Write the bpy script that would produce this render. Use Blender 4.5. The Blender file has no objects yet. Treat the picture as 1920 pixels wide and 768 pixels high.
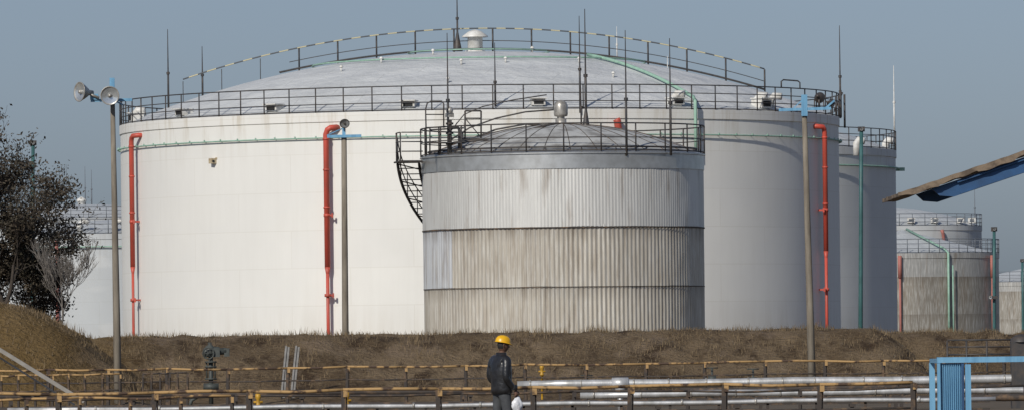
import bpy, bmesh, math, random
from mathutils import Vector, Matrix, noise
random.seed(7)
F=12000.0; H=1.7; ROLL=0.0122
cR,sR=math.cos(ROLL),math.sin(ROLL)
# survey helpers: bearings taken from the photograph, distance in metres -> world position
def ray(px,py):
    dx=px-960.0; dy=640.0-py
    return ((dx*cR+dy*sR)/F,(-dx*sR+dy*cR)/F)
def P(px,py,D):
    kx,kz=ray(px,py); return Vector((kx*D,D,H+kz*D))
def cyl_hit(px,py,c,R):
    kx,kz=ray(px,py); a=kx*kx+1; b=-2*(kx*c[0]+c[1]); cc=c[0]**2+c[1]**2-R*R
    disc=max(b*b-4*a*cc,0); y=(-b-math.sqrt(disc))/(2*a)
    return Vector((kx*y,y,H+kz*y))
def roof_hit(px,py,c,R,zf):
    kx,kz=ray(px,py); y=c[1]-R
    best=None
    while y<c[1]+R:
        x=kx*y; r=math.hypot(x-c[0],y-c[1])
        if r<R:
            z=H+kz*y; g=z-zf(r)
            if best is None or g<best[0]: best=(g,x,y,r)
            if g<=0: break
        y+=0.1
    g,x,y,r=best
    return Vector((x,y,zf(r)))

# ---------------- materials ----------------
def nt(name):
    m=bpy.data.materials.new(name); m.use_nodes=True
    t=m.node_tree; b=t.nodes['Principled BSDF']; return m,t,b
def N(t,typ,**kw):
    n=t.nodes.new(typ)
    for k,v in kw.items(): setattr(n,k,v)
    return n
def math_n(t,op,a,b=None,clamp=False):
    n=N(t,'ShaderNodeMath',operation=op); n.use_clamp=clamp
    for i,v in enumerate((a,b)):
        if v is None: continue
        if isinstance(v,(int,float)): n.inputs[i].default_value=v
        else: t.links.new(v,n.inputs[i])
    return n.outputs[0]
def mixc(t,fac,a,b,mode='MIX'):
    n=N(t,'ShaderNodeMix',data_type='RGBA',blend_type=mode)
    for idx,v in ((0,fac),(6,a),(7,b)):
        if isinstance(v,(int,float)): n.inputs[idx].default_value=v
        elif isinstance(v,tuple): n.inputs[idx].default_value=(v[0],v[1],v[2],1)
        else: t.links.new(v,n.inputs[idx])
    return n.outputs[2]
def ramp(t,fac,lo,hi):
    n=N(t,'ShaderNodeMapRange'); n.inputs[1].default_value=lo; n.inputs[2].default_value=hi
    t.links.new(fac,n.inputs[0]); return n.outputs[0]
def noise_n(t,scale,stretch=(1,1,1),detail=4,coord=None):
    if coord is None:
        coord=N(t,'ShaderNodeTexCoord').outputs['Object']
    mp=N(t,'ShaderNodeMapping'); mp.inputs['Scale'].default_value=stretch
    t.links.new(coord,mp.inputs[0])
    n=N(t,'ShaderNodeTexNoise'); n.inputs['Scale'].default_value=scale; n.inputs['Detail'].default_value=detail
    n.inputs['Roughness'].default_value=0.6
    t.links.new(mp.outputs[0],n.inputs['Vector']); return n.outputs[0]
def bump(t,b,h,strength=0.3,dist=0.05):
    n=N(t,'ShaderNodeBump'); n.inputs['Strength'].default_value=strength; n.inputs['Distance'].default_value=dist
    t.links.new(h,n.inputs['Height']); t.links.new(n.outputs[0],b.inputs['Normal'])
def pm(name,c1,c2=None,scale=3.0,rough=0.6,metal=0.0,lo=0.35,hi=0.65,stretch=(1,1,1),bmp=0.0,bd=0.03):
    m,t,b=nt(name)
    if c2 is None: c2=tuple(x*0.6 for x in c1)
    n=noise_n(t,scale,stretch)
    t.links.new(mixc(t,ramp(t,n,lo,hi),c1,c2),b.inputs['Base Color'])
    b.inputs['Roughness'].default_value=rough; b.inputs['Metallic'].default_value=metal
    if bmp>0: bump(t,b,n,bmp,bd)
    return m

def tank_white(name,R,ztop,base=(0.80,0.785,0.735),dirt=(0.50,0.43,0.32),stain=0.5):
    m,t,b=nt(name)
    co=N(t,'ShaderNodeTexCoord').outputs['Object']
    sp=N(t,'ShaderNodeSeparateXYZ'); t.links.new(co,sp.inputs[0])
    ang=math_n(t,'ARCTAN2',sp.outputs[1],sp.outputs[0])
    u=math_n(t,'MULTIPLY',ang,R)
    cb=N(t,'ShaderNodeCombineXYZ'); t.links.new(u,cb.inputs[0]); t.links.new(sp.outputs[2],cb.inputs[1])
    br=N(t,'ShaderNodeTexBrick'); t.links.new(cb.outputs[0],br.inputs['Vector'])
    br.inputs['Scale'].default_value=1; br.inputs['Brick Width'].default_value=6.0; br.inputs['Row Height'].default_value=1.72
    br.inputs['Mortar Size'].default_value=0.03; br.inputs['Mortar Smooth'].default_value=0.6
    br.inputs['Color1'].default_value=(1,1,1,1); br.inputs['Color2'].default_value=(0.965,0.965,0.97,1); br.inputs['Mortar'].default_value=(0.90,0.89,0.87,1)
    big=noise_n(t,0.25,detail=3,coord=co)
    c=mixc(t,ramp(t,big,0.3,0.7),base,tuple(x*0.94 for x in base))
    c=mixc(t,0.75,c,br.outputs[0],'MULTIPLY')
    cb2=N(t,'ShaderNodeCombineXYZ'); t.links.new(math_n(t,'MULTIPLY',u,2.6),cb2.inputs[0]); t.links.new(math_n(t,'MULTIPLY',sp.outputs[2],0.22),cb2.inputs[1])
    st=noise_n(t,1.0,detail=5,coord=cb2.outputs[0])
    near=ramp(t,sp.outputs[2],ztop-2.6,ztop)
    near=math_n(t,'POWER',math_n(t,'MAXIMUM',near,0.03),1.4)
    fac=math_n(t,'MULTIPLY',math_n(t,'MULTIPLY',ramp(t,st,0.50,0.72),near),stain*1.5,clamp=True)
    c=mixc(t,fac,c,dirt)
    # rust weeps in narrow isolated runs
    cb4=N(t,'ShaderNodeCombineXYZ'); t.links.new(math_n(t,'MULTIPLY',u,1.1),cb4.inputs[0]); t.links.new(math_n(t,'MULTIPLY',sp.outputs[2],0.10),cb4.inputs[1])
    ru=noise_n(t,1.7,detail=6,coord=cb4.outputs[0])
    c=mixc(t,math_n(t,'MULTIPLY',ramp(t,ru,0.66,0.74),math_n(t,'MULTIPLY',near,0.8)),c,(0.36,0.21,0.10))
    fac2=math_n(t,'MULTIPLY',ramp(t,st,0.42,0.7),0.08)
    c=mixc(t,fac2,c,(0.5,0.47,0.42))
    pn=noise_n(t,0.12,stretch=(1,1,2.2),detail=2,coord=co)
    c=mixc(t,math_n(t,'MULTIPLY',ramp(t,pn,0.52,0.56),0.2),c,(0.72,0.715,0.69))
    low=ramp(t,sp.outputs[2],3.6,1.6)
    fac3=math_n(t,'MULTIPLY',math_n(t,'MULTIPLY',low,ramp(t,st,0.3,0.6)),0.25)
    c=mixc(t,fac3,c,(0.45,0.38,0.28))
    t.links.new(c,b.inputs['Base Color']); b.inputs['Roughness'].default_value=0.6
    b.inputs['Specular IOR Level'].default_value=0.3
    bump(t,b,big,0.15,0.1)
    return m

def roof_mat(name,base,dark):
    m,t,b=nt(name)
    co=N(t,'ShaderNodeTexCoord').outputs['Object']
    br=N(t,'ShaderNodeTexBrick')
    mp=N(t,'ShaderNodeMapping'); mp.inputs['Rotation'].default_value=(0,0,0.25); t.links.new(co,mp.inputs[0])
    t.links.new(mp.outputs[0],br.inputs['Vector'])
    br.inputs['Scale'].default_value=1; br.inputs['Brick Width'].default_value=3.2; br.inputs['Row Height'].default_value=1.6
    br.inputs['Mortar Size'].default_value=0.03
    br.inputs['Color1'].default_value=(1,1,1,1); br.inputs['Color2'].default_value=(0.94,0.94,0.95,1); br.inputs['Mortar'].default_value=(0.84,0.84,0.84,1)
    n=noise_n(t,0.5,detail=6,coord=co)
    n2=noise_n(t,2.6,detail=4,coord=co)
    c=mixc(t,ramp(t,n,0.35,0.7),base,dark)
    c=mixc(t,0.9,c,br.outputs[0],'MULTIPLY')
    c=mixc(t,math_n(t,'MULTIPLY',ramp(t,n2,0.6,0.72),0.35),c,(0.42,0.40,0.36))
    t.links.new(c,b.inputs['Base Color']); b.inputs['Roughness'].default_value=0.5
    bump(t,b,n,0.8,0.35)
    return m

def clad_mat(name,R,zj1,zj2,tint=1.0):
    m,t,b=nt(name)
    co=N(t,'ShaderNodeTexCoord').outputs['Object']
    sp=N(t,'ShaderNodeSeparateXYZ'); t.links.new(co,sp.inputs[0])
    ang=math_n(t,'ARCTAN2',sp.outputs[1],sp.outputs[0])
    z=sp.outputs[2]
    course=math_n(t,'ADD',math_n(t,'GREATER_THAN',z,zj1),math_n(t,'GREATER_THAN',z,zj2))
    pan=math_n(t,'FLOOR',math_n(t,'ADD',math_n(t,'MULTIPLY',ang,R/1.0),math_n(t,'MULTIPLY',course,0.37)))
    cb=N(t,'ShaderNodeCombineXYZ'); t.links.new(pan,cb.inputs[0]); t.links.new(course,cb.inputs[1])
    wn=N(t,'ShaderNodeTexWhiteNoise',noise_dimensions='2D'); t.links.new(cb.outputs[0],wn.inputs['Vector'])
    pv=wn.outputs['Value']
    upper=math_n(t,'GREATER_THAN',z,zj2)
    k=tint
    c_low=mixc(t,pv,(0.57*k,0.52*k,0.435*k),(0.46*k,0.415*k,0.345*k))
    c_up=mixc(t,pv,(0.70*k,0.685*k,0.645*k),(0.60*k,0.59*k,0.555*k))
    c=mixc(t,upper,c_low,c_up)
    isl=math_n(t,'MULTIPLY',math_n(t,'LESS_THAN',ang,-2.48),math_n(t,'MULTIPLY',math_n(t,'GREATER_THAN',z,zj1),math_n(t,'LESS_THAN',z,zj2)))
    c=mixc(t,isl,c,(0.60,0.61,0.62))
    u=math_n(t,'MULTIPLY',ang,R)
    cb2=N(t,'ShaderNodeCombineXYZ'); t.links.new(math_n(t,'MULTIPLY',u,3.2),cb2.inputs[0]); t.links.new(math_n(t,'MULTIPLY',z,0.28),cb2.inputs[1]); t.links.new(course,cb2.inputs[2])
    st=noise_n(t,1.0,detail=6,coord=cb2.outputs[0])
    c=mixc(t,math_n(t,'MULTIPLY',ramp(t,st,0.53,0.72),0.6),c,(0.22,0.155,0.095))
    cb3=N(t,'ShaderNodeCombineXYZ'); t.links.new(math_n(t,'MULTIPLY',u,9),cb3.inputs[0]); t.links.new(math_n(t,'MULTIPLY',z,0.9),cb3.inputs[1])
    st2=noise_n(t,1.0,detail=4,coord=cb3.outputs[0])
    c=mixc(t,math_n(t,'MULTIPLY',ramp(t,st2,0.45,0.7),0.45),c,(0.78,0.77,0.72))
    for zz in (zj1,zj2):
        g=math_n(t,'MULTIPLY',ramp(t,z,zz-0.6,zz),math_n(t,'LESS_THAN',z,zz))
        g=math_n(t,'MULTIPLY',math_n(t,'MULTIPLY',g,ramp(t,st,0.3,0.6)),0.55)
        c=mixc(t,g,c,(0.14,0.11,0.08))
    t.links.new(c,b.inputs['Base Color'])
    b.inputs['Metallic'].default_value=0.3; b.inputs['Roughness'].default_value=0.42
    bump(t,b,st2,0.25,0.02)
    return m

M={}
M['tankw']=tank_white('tank_white_paint',17.2,12.2)
M['tankw2']=tank_white('tank_grey_white_paint',17,12.6,base=(0.64,0.65,0.63),dirt=(0.42,0.38,0.32),stain=0.4)
M['tankfar']=tank_white('hazed_tank_paint',9,9,base=(0.50,0.52,0.525),dirt=(0.36,0.35,0.34),stain=0.5)  # blue-grey base has the distance haze painted into it
M['roofw']=roof_mat('dome_roof_paint',(0.66,0.67,0.66),(0.53,0.54,0.535))
M['rooffar']=roof_mat('hazed_roof_paint',(0.53,0.55,0.55),(0.45,0.465,0.47))  # aerial haze mixed into the roof colour
M['rail']=pm('black_painted_steel',(0.03,0.033,0.038),(0.075,0.06,0.05),4,0.55)
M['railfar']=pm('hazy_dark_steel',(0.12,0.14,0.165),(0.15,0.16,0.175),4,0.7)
M['red']=pm('red_pipe_paint',(0.58,0.085,0.055),(0.38,0.075,0.05),1.5,0.5,stretch=(1,1,.5))
M['redfar']=pm('hazed_red_paint',(0.42,0.15,0.12),(0.33,0.13,0.11),2,0.7)  # red paled to imitate haze over the far pipes
M['green']=pm('pale_green_pipe_paint',(0.31,0.48,0.38),(0.22,0.37,0.29),3,0.6)
M['teal']=pm('teal_pole_paint',(0.045,0.13,0.13),(0.03,0.09,0.09),3,0.5)
M['white']=pm('white_fitting_paint',(0.74,0.73,0.70),(0.55,0.53,0.48),4,0.5)
M['dark']=pm('dark_opening',(0.012,0.012,0.013),(0.02,0.02,0.02),4,0.8)
M['alu']=pm('aluminium_sheet',(0.62,0.62,0.60),(0.48,0.475,0.45),2,0.33,0.7)
M['pipealu']=pm('pipe_cladding',(0.60,0.60,0.60),(0.36,0.355,0.34),1.6,0.42,0.4,stretch=(2,1,1),bmp=0.3)
M['conc']=pm('weathered_concrete',(0.27,0.235,0.185),(0.16,0.135,0.105),2.5,0.9,stretch=(3,3,0.4),bmp=0.3)
M['blue']=pm('light_blue_paint',(0.17,0.38,0.56),(0.10,0.26,0.42),2,0.5,stretch=(4,4,.6),lo=.4,hi=.7)
M['bluedk']=pm('mid_blue_paint',(0.02,0.085,0.21),(0.015,0.05,0.12),2,0.6)
M['rusty']=pm('rusty_ochre_rail_paint',(0.40,0.25,0.105),(0.07,0.042,0.027),3.2,0.8,lo=0.50,hi=0.58,bmp=0.3,bd=0.01)
M['rustdk']=pm('dark_rusted_steel',(0.05,0.04,0.034),(0.15,0.095,0.055),4,0.8,lo=0.5,hi=0.65)
M['glass']=pm('lamp_glass',(0.45,0.48,0.5),(0.6,0.62,0.62),5,0.12,0.6)
M['lamp']=pm('lamp_housing',(0.46,0.44,0.40),(0.28,0.26,0.23),6,0.4,0.4)
M['valve']=pm('valve_dark_grey',(0.075,0.085,0.075),(0.035,0.038,0.036),6,0.6)
M['yellow']=pm('yellow_paint',(0.60,0.34,0.03),(0.35,0.19,0.02),6,0.5)
M['bark']=pm('bark',(0.07,0.055,0.043),(0.04,0.032,0.026),9,0.95)
M['twig']=pm('pale_bark',(0.20,0.18,0.16),(0.13,0.115,0.10),9,0.95)

def stripe_mat():
    m,t,b=nt('yellow_black_striped_rail')
    co=N(t,'ShaderNodeTexCoord').outputs['Object']; sp=N(t,'ShaderNodeSeparateXYZ'); t.links.new(co,sp.inputs[0])
    fr=math_n(t,'FRACT',math_n(t,'MULTIPLY',sp.outputs[0],1.15))
    f=math_n(t,'GREATER_THAN',fr,0.5)
    t.links.new(mixc(t,f,(0.50,0.45,0.28),(0.08,0.085,0.09)),b.inputs['Base Color']); return m
M['stripe']=stripe_mat()

def leaf_mat(name,a,b_):
    m,t,b=nt(name)
    n=noise_n(t,1.3,detail=3)
    n2=noise_n(t,14,detail=2)
    c=mixc(t,ramp(t,n,0.4,0.6),a,b_); c=mixc(t,ramp(t,n2,0.35,0.65),c,tuple(x*0.5 for x in a))
    t.links.new(c,b.inputs['Base Color']); b.inputs['Roughness'].default_value=0.8
    return m
M['leaf']=leaf_mat('brown_foliage',(0.085,0.062,0.040),(0.055,0.052,0.032))
M['grass']=leaf_mat('dry_grass_blades',(0.24,0.17,0.092),(0.14,0.10,0.056))

def earth_mat(name):
    m,t,b=nt(name)
    co=N(t,'ShaderNodeTexCoord').outputs['Object']
    n1=noise_n(t,0.33,stretch=(1,0.5,1),detail=5,coord=co); n2=noise_n(t,5.0,stretch=(1,1,2.0),detail=8,coord=co); n3=noise_n(t,1.1,stretch=(1.2,0.35,1),detail=6,coord=co)
    n4=noise_n(t,0.8,stretch=(1,0.3,1),detail=4,coord=co)
    c=mixc(t,ramp(t,n1,0.40,0.60),(0.108,0.075,0.044),(0.19,0.138,0.085))
    c=mixc(t,ramp(t,n3,0.50,0.62),c,(0.065,0.043,0.026))
    c=mixc(t,math_n(t,'MULTIPLY',ramp(t,n4,0.56,0.66),0.6),c,(0.235,0.175,0.12))
    c=mixc(t,math_n(t,'MULTIPLY',ramp(t,n2,0.5,0.7),0.55),c,(0.23,0.175,0.11))
    sp=N(t,'ShaderNodeSeparateXYZ'); t.links.new(co,sp.inputs[0])
    gold=math_n(t,'MULTIPLY',ramp(t,sp.outputs[0],-10.5,-13.0),0.5)
    c=mixc(t,gold,c,(0.19,0.12,0.037))
    t.links.new(c,b.inputs['Base Color']); b.inputs['Roughness'].default_value=1; b.inputs['Specular IOR Level'].default_value=0.1
    bump(t,b,n2,1.0,0.2); return m
M['earth']=earth_mat('dry_grass_earth')
M['ground']=pm('dusty_ground',(0.13,0.098,0.062),(0.075,0.056,0.036),0.6,1.0,bmp=0.5)

# ---------------- mesh builder ----------------
class MB:
    def __init__(s): s.v=[];s.f=[];s.m=[];s.s=[]
    def add(s,vs,fs,mat=0,smooth=True):
        o=len(s.v); s.v+= [Vector(v) for v in vs]
        for f in fs: s.f.append([i+o for i in f]); s.m.append(mat); s.s.append(smooth)
    def path(s,pts,r,n=8,mat=0,closed=False,cap=True):
        pts=[Vector(p) for p in pts]; k=len(pts)
        if not isinstance(r,(list,tuple)): r=[r]*k
        vs=[];up=None
        for i,p in enumerate(pts):
            if closed: d=pts[(i+1)%k]-pts[i-1]
            else: d=pts[min(i+1,k-1)]-pts[max(i-1,0)]
            if d.length<1e-9: d=Vector((0,0,1))
            d.normalize()
            if up is None:
                up=Vector((0,0,1)) if abs(d.z)<0.9 else Vector((1,0,0))
            up=(up-d*up.dot(d))
            if up.length<1e-6: up=d.orthogonal()
            up.normalize(); w=d.cross(up)
            for j in range(n):
                a=2*math.pi*j/n
                vs.append(p+(up*math.cos(a)+w*math.sin(a))*r[i])
        fs=[]
        for i in range(k if closed else k-1):
            i2=(i+1)%k
            for j in range(n):
                j2=(j+1)%n
                fs.append([i*n+j,i*n+j2,i2*n+j2,i2*n+j])
        if cap and not closed:
            fs.append(list(range(n))[::-1]); fs.append([(k-1)*n+j for j in range(n)])
        s.add(vs,fs,mat,n>4)
    def tube(s,a,b,r,r2=None,n=8,mat=0):
        s.path([a,b],[r,r if r2 is None else r2],n,mat)
    def box(s,c,size,rz=0,mat=0,rot=None):
        c=Vector(c); hx,hy,hz=[q/2 for q in size]
        R=rot if rot is not None else Matrix.Rotation(rz,3,'Z')
        vs=[c+R@Vector((x*hx,y*hy,z*hz)) for x in(-1,1) for y in(-1,1) for z in(-1,1)]
        s.add(vs,[[0,1,3,2],[4,6,7,5],[0,4,5,1],[2,3,7,6],[0,2,6,4],[1,5,7,3]],mat,False)
    def bar(s,a,b,w,h,mat=0):
        a=Vector(a);b=Vector(b);d=b-a;L=d.length
        x=d.normalized(); up=Vector((0,0,1)) if abs(x.z)<0.95 else Vector((0,1,0))
        y=up.cross(x).normalized(); z=x.cross(y)
        R=Matrix((x,y,z)).transposed()
        s.box((a+b)/2,(L,w,h),mat=mat,rot=R)
    def lathe(s,prof,o=(0,0,0),axis=(0,0,1),n=32,mat=0,smooth=True,rf=None):
        o=Vector(o); ax=Vector(axis).normalized()
        q=Vector((0,0,1)).rotation_difference(ax)
        vs=[]
        for r,t in prof:
            for j in range(n):
                a=2*math.pi*j/n
                rr=r if rf is None else r+rf(a,t)
                vs.append(o+q@Vector((rr*math.cos(a),rr*math.sin(a),t)))
        fs=[]
        for i in range(len(prof)-1):
            for j in range(n):
                j2=(j+1)%n; fs.append([i*n+j,i*n+j2,(i+1)*n+j2,(i+1)*n+j])
        s.add(vs,fs,mat,smooth)
    def ring(s,r,z,t,n=96,a0=0,a1=None,mat=0,c=(0,0),seg=6):
        if a1 is None:
            s.path([(c[0]+r*math.cos(2*math.pi*i/n),c[1]+r*math.sin(2*math.pi*i/n),z) for i in range(n)],t,seg,mat,closed=True)
        else:
            s.path([(c[0]+r*math.cos(a0+(a1-a0)*i/n),c[1]+r*math.sin(a0+(a1-a0)*i/n),z) for i in range(n+1)],t,seg,mat)
    def obj(s,name,mats,parent=None,world=False):
        loc=parent.location if (parent and world) else Vector((0,0,0))
        me=bpy.data.meshes.new(name)
        me.from_pydata([tuple(v-loc) for v in s.v],[],s.f)
        for m in mats: me.materials.append(M[m] if isinstance(m,str) else m)
        me.polygons.foreach_set('material_index',s.m); me.polygons.foreach_set('use_smooth',s.s)
        me.update()
        o=bpy.data.objects.new(name,me); bpy.context.scene.collection.objects.link(o)
        if parent: o.parent=parent
        return o
def empty(name,loc=(0,0,0)):
    e=bpy.data.objects.new(name,None); e.location=loc; e.empty_display_size=0.5
    bpy.context.scene.collection.objects.link(e); return e

# ---------------- ground / terrain ----------------
g=MB(); g.add([(-3000,-300,0),(3000,-300,0),(3000,6000,0),(-3000,6000,0)],[[0,1,2,3]],0,False)
g.obj('ground',['ground'])
def sm(t): t=max(0,min(1,t)); return t*t*(3-2*t)
def ridge(y,yc,flat,slope): return sm(1-(abs(y-yc)-flat)/slope)
MX=[(-60,4.6),(-20,3.75),(-14.8,2.98),(-13.9,2.75),(-13.2,2.42),(-12.5,2.05),(-11.9,1.5),(-11.0,0.8),(-10,0)]
def mound(x):
    if x<=MX[0][0]: return MX[0][1]
    for (a,za),(b,zb) in zip(MX,MX[1:]):
        if x<=b: return za+(zb-za)*(x-a)/(b-a)
    return 0
def terr(x,y):
    a=1.98*ridge(y,200,2.0,13)*sm((14.2-x)/3.2)
    c=1.86*ridge(y,236,3.0,10)*sm((x-2)/4)
    d=mound(x)*ridge(y,186,3,7)
    z=max(a,c,d)
    nz=noise.fractal(Vector((x*0.5,y*0.35,0)),1,2,4)*0.09+noise.noise(Vector((x*1.9,y*1.1,3)))*0.06
    gul=abs(noise.noise(Vector((x*0.8,y*0.12,9))))*0.5
    slope=min(1,z*(2.2-z)) if z<2.2 else 0.2
    return z+nz*min(1,z)-gul*max(0,slope)*0.7 if z>0.01 else -0.05
nx,ny=300,170; x0,x1,y0,y1=-48.,48.,172.,250.
b=MB(); vs=[];fs=[]
for j in range(ny+1):
    for i in range(nx+1):
        x=x0+(x1-x0)*i/nx; y=y0+(y1-y0)*j/ny
        vs.append((x,y,terr(x,y)))
for j in range(ny):
    for i in range(nx):
        a=j*(nx+1)+i; fs.append([a,a+1,a+nx+2,a+nx+1])
b.add(vs,fs); b.obj('earth_berm',['earth'])
b=MB()
for k in range(34000):
    x=random.uniform(-19,21); y=random.uniform(176,203) if (x<13 or random.random()<.3) else random.uniform(225,238)
    z=terr(x,y)
    if z<0.15: continue
    cl=noise.noise(Vector((x*0.9,y*0.4,5)))
    if cl<-0.15 and random.random()<.7: continue
    hh=random.uniform(0.05,0.18)*(0.5+1.4*max(0,cl+0.3))
    a=random.uniform(0,6.28); lx=random.uniform(-.08,.08); ly=random.uniform(-.05,.05); w=0.014
    b.add([(x-w*math.cos(a),y-w*math.sin(a),z-0.03),(x+w*math.cos(a),y+w*math.sin(a),z-0.03),(x+lx,y+ly,z+hh)],[[0,1,2]],0,False)
b.obj('dry_grass',['grass'])

# ---------------- tanks ----------------
def dome_z(R,zt,rise):
    S=(R*R+rise*rise)/(2*rise)
    return lambda r: zt+rise-(S-math.sqrt(max(S*S-r*r,0)))
def ring_rail(mb,R,z,h=1.12,n=76,t=0.028,rails=3,a0=0,a1=None,toe=True,ns=None):
    full=a1 is None
    A0,A1=(0,2*math.pi) if full else (a0,a1)
    cnt=n if full else n+1
    for i in range(cnt):
        a=A0+(A1-A0)*i/n
        p=Vector((R*math.cos(a),R*math.sin(a),z)); mb.tube(p,p+Vector((0,0,h)),t*1.15,n=5)
    for k in range(rails):
        zz=z+h*(k+1)/rails
        mb.ring(R,zz,t*(1.05 if k==rails-1 else 0.8),n=ns or n*2,a0=A0,a1=None if full else A1,seg=5)
    if toe: mb.ring(R,z+0.05,t*0.9,n=ns or n*2,a0=A0,a1=None if full else A1,seg=4)

def make_tank(name,cx,cy,R,zt,rise,wall,roof,rail,nrail,cone=False,railt=0.028,rh=1.12):
    e=empty(name,(cx,cy,0))
    w=MB(); w.lathe([(R,0),(R,zt-0.45),(R+0.05,zt-0.42),(R+0.05,zt),(R-0.05,zt+0.01)],n=192); 
    o=w.obj('shell',[wall],e)
    try:
        o.data.set_sharp_from_angle(angle=math.radians(30))
    except Exception: pass
    zf=(lambda r: zt+rise*(1-r/R)) if cone else dome_z(R,zt,rise)
    rf=MB(); K=24
    rf.lathe([(max(R*(1-i/K),0.001),zf(R*(1-i/K))) for i in range(K+1)],n=128); rf.obj('roof',[roof],e)
    rl=MB(); ring_rail(rl,R+0.02,zt,h=rh,n=nrail,t=railt); rl.obj('rim_railing',[rail],e)
    return e,zf

# main tank
D1=307.0; R1=17.2
c1=P(901.5,430,D1); zt1=12.2
c1=(c1.x,D1)
T1,zf1=make_tank('storage_tank',c1[0],c1[1],R1,zt1,3.38,'tankw','roofw','rail',78)
m=MB(); m.ring(R1+0.13,zt1-1.15,0.033,n=160)
for i in range(100):
    a=2*math.pi*i/100; 
    m.tube((R1*math.cos(a),R1*math.sin(a),zt1-1.15),((R1+.15)*math.cos(a),(R1+.15)*math.sin(a),zt1-1.15),0.02,n=4)
    m.box(((R1+.14)*math.cos(a),(R1+.14)*math.sin(a),zt1-1.10),(0.05,0.05,0.08),a)
rg=8.0; m.ring(rg,zf1(rg)+0.12,0.04,n=80)
m.ring(3.4,zf1(3.4)+0.12,0.03,n=60)
m.obj('green_spray_ring',['green'],T1)
m=MB()
p0=roof_hit(1102,108,c1,R1,zf1); p1=roof_hit(1300,188,c1,R1,zf1)
pts=[]
for i in range(13):
    q=p0.lerp(p1,i/12); r=math.hypot(q.x-c1[0],q.y-c1[1]); pts.append(Vector((q.x,q.y,zf1(r)+0.13)))
e0=cyl_hit(1304,215,c1,R1+0.3); pts.append(Vector((e0.x,e0.y,zt1+0.35))); pts.append(Vector((e0.x,e0.y,zt1-2.0)))
m.path(pts,0.08,8); 
m.obj('green_riser_pipe',['green'],T1,world=True)
def riser(mb,px,ytop,ybreak,ends,big=0.17,small=0.10,off=0.36,mirror=1):
    a=cyl_hit(px,ytop,c1,R1+off); 
    dirc=Vector((a.x-c1[0],a.y-c1[1],0)).normalized()
    zt=a.z; zb=cyl_hit(px,ybreak,c1,R1+off).z
    side=Vector((-dirc.y,dirc.x,0))*mirror
    w=a-dirc*(off+0.1)+side*0.42
    mb.path([w,w+dirc*0.2+Vector((0,0,0.02)),a+side*0.22+Vector((0,0,-0.01)),a+side*0.08+Vector((0,0,-0.09)),Vector((a.x,a.y,zt-0.28)),Vector((a.x,a.y,zb))],big,12)
    for q in (0.5,1.9,3.6): mb.lathe([(big,-.04),(big+.025,-0.035),(big+.025,0.035),(big,.04)],o=(a.x,a.y,zt-q),n=12)
    mb.lathe([(0,0),(big,0),(small,-0.3)],o=(a.x,a.y,zb),n=12)
    mb.tube((a.x,a.y,zb),(a.x,a.y,0),small,n=10)
    for yy in ends:
        z=cyl_hit(px,yy,c1,R1+off).z
        mb.tube((a.x,a.y,z-0.07),(a.x,a.y,z+0.07),big*1.15,n=10)
        mb.box((a.x-dirc.x*.2,a.y-dirc.y*.2,z),(0.08,0.5,0.08),math.atan2(dirc.y,dirc.x)+math.pi/2)
        mb.bar(Vector((a.x,a.y,z)),Vector((a.x,a.y,z))+side*0.26,.06,.06)
        mb.box(Vector((a.x,a.y,z))+side*0.27,(0.08,0.08,0.2))
m=MB(); riser(m,246,255,500,(415,562),0.115,0.065,mirror=1)
riser(m,611,240,500,(403,553),0.135,0.08); riser(m,1546,238,470,(393,542),0.115,0.075,mirror=-1)
a=cyl_hit(1160,246,c1,R1+0.3); m.path([a+Vector((-0.1,0,.55)),a+Vector((-0.05,0,.45)),a,a+Vector((0.1,0.4,-0.6))],0.17,10)
m.obj('red_foam_risers',['red'],T1,world=True)
m=MB(); m2=MB()
xs=[-14.2+i*1.86 for i in range(17)]
xs=[x for x in xs if x<=13.9]
def rz(x): return zf1(abs(x))
for x in xs:
    if x<-9.4 : m.tube((x,0,rz(x)),(x,0,rz(x)+1.05),0.02,n=5)
    else: m.tube((x,0,rz(x)),(x,0,rz(x)+1.12),0.045,n=5)
fine=[xs[0]+(xs[-1]-xs[0])*i/60 for i in range(61)]
m2.path([(x,0,rz(x)+1.14) for x in fine],0.035,5)
m.path([(x,0,rz(x)+0.55) for x in fine if x>-9.5],0.02,5)
m.path([(x,0.0,rz(x)+0.14) for x in fine if x>-10],0.03,5)
m.path([(x,-0.9,zf1(math.hypot(x,.9))+0.14) for x in fine if x>-10],0.035,5)
m.obj('roof_walkway_posts',['rail'],T1); m2.obj('roof_walkway_handrail',['stripe'],T1)
m=MB()
vx=P(891,90,D1).x-c1[0]
m.lathe([(0.36,-0.2),(0.36,0.85),(0.40,0.86),(0.40,0.9)],o=(vx,-0.5,15.4),n=24)
m.lathe([(0.62,0.88),(0.62,0.93),(0.30,1.16),(0.06,1.24),(0.001,1.25)],o=(vx,-0.5,15.4),n=24)
m.lathe([(0.48,0),(0.48,0.08),(0.36,0.09)],o=(vx,-0.5,15.55),n=24)
m.obj('crown_vent',['white'],T1)
def mast(mb,px,yt,yb,D,r=0.035,cone=None):
    a=P(px,yb,D); t=P(px,yt,D); t.x=a.x
    mid=a.lerp(t,0.45)
    mb.path([a,mid,mid+Vector((0,0,.01)),t],[r*1.15,r*1.1,r*0.8,r*0.35],6)
    mb.lathe([(r*1.9,-0.06),(r*1.9,0.06)],o=mid,n=6)
    if cone: mb.lathe([(cone[0],0),(cone[0]*0.75,cone[1]*0.1),(cone[0]*.25,cone[1]*.8),(0.03,cone[1])],o=a,n=12)
m=MB()
mast(m,858,-40,96,D1-0.5,0.04,(0.26,1.0))
for px,yt,yb,D in ((316,55,205,303),(380,87,185,309),(929,80,215,290.2),(1088,30,212,290.3),(1576,48,222,308)):
    mast(m,px,yt,yb,D,0.042)
m.obj('lightning_masts',['rail'],T1,world=True)
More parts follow.
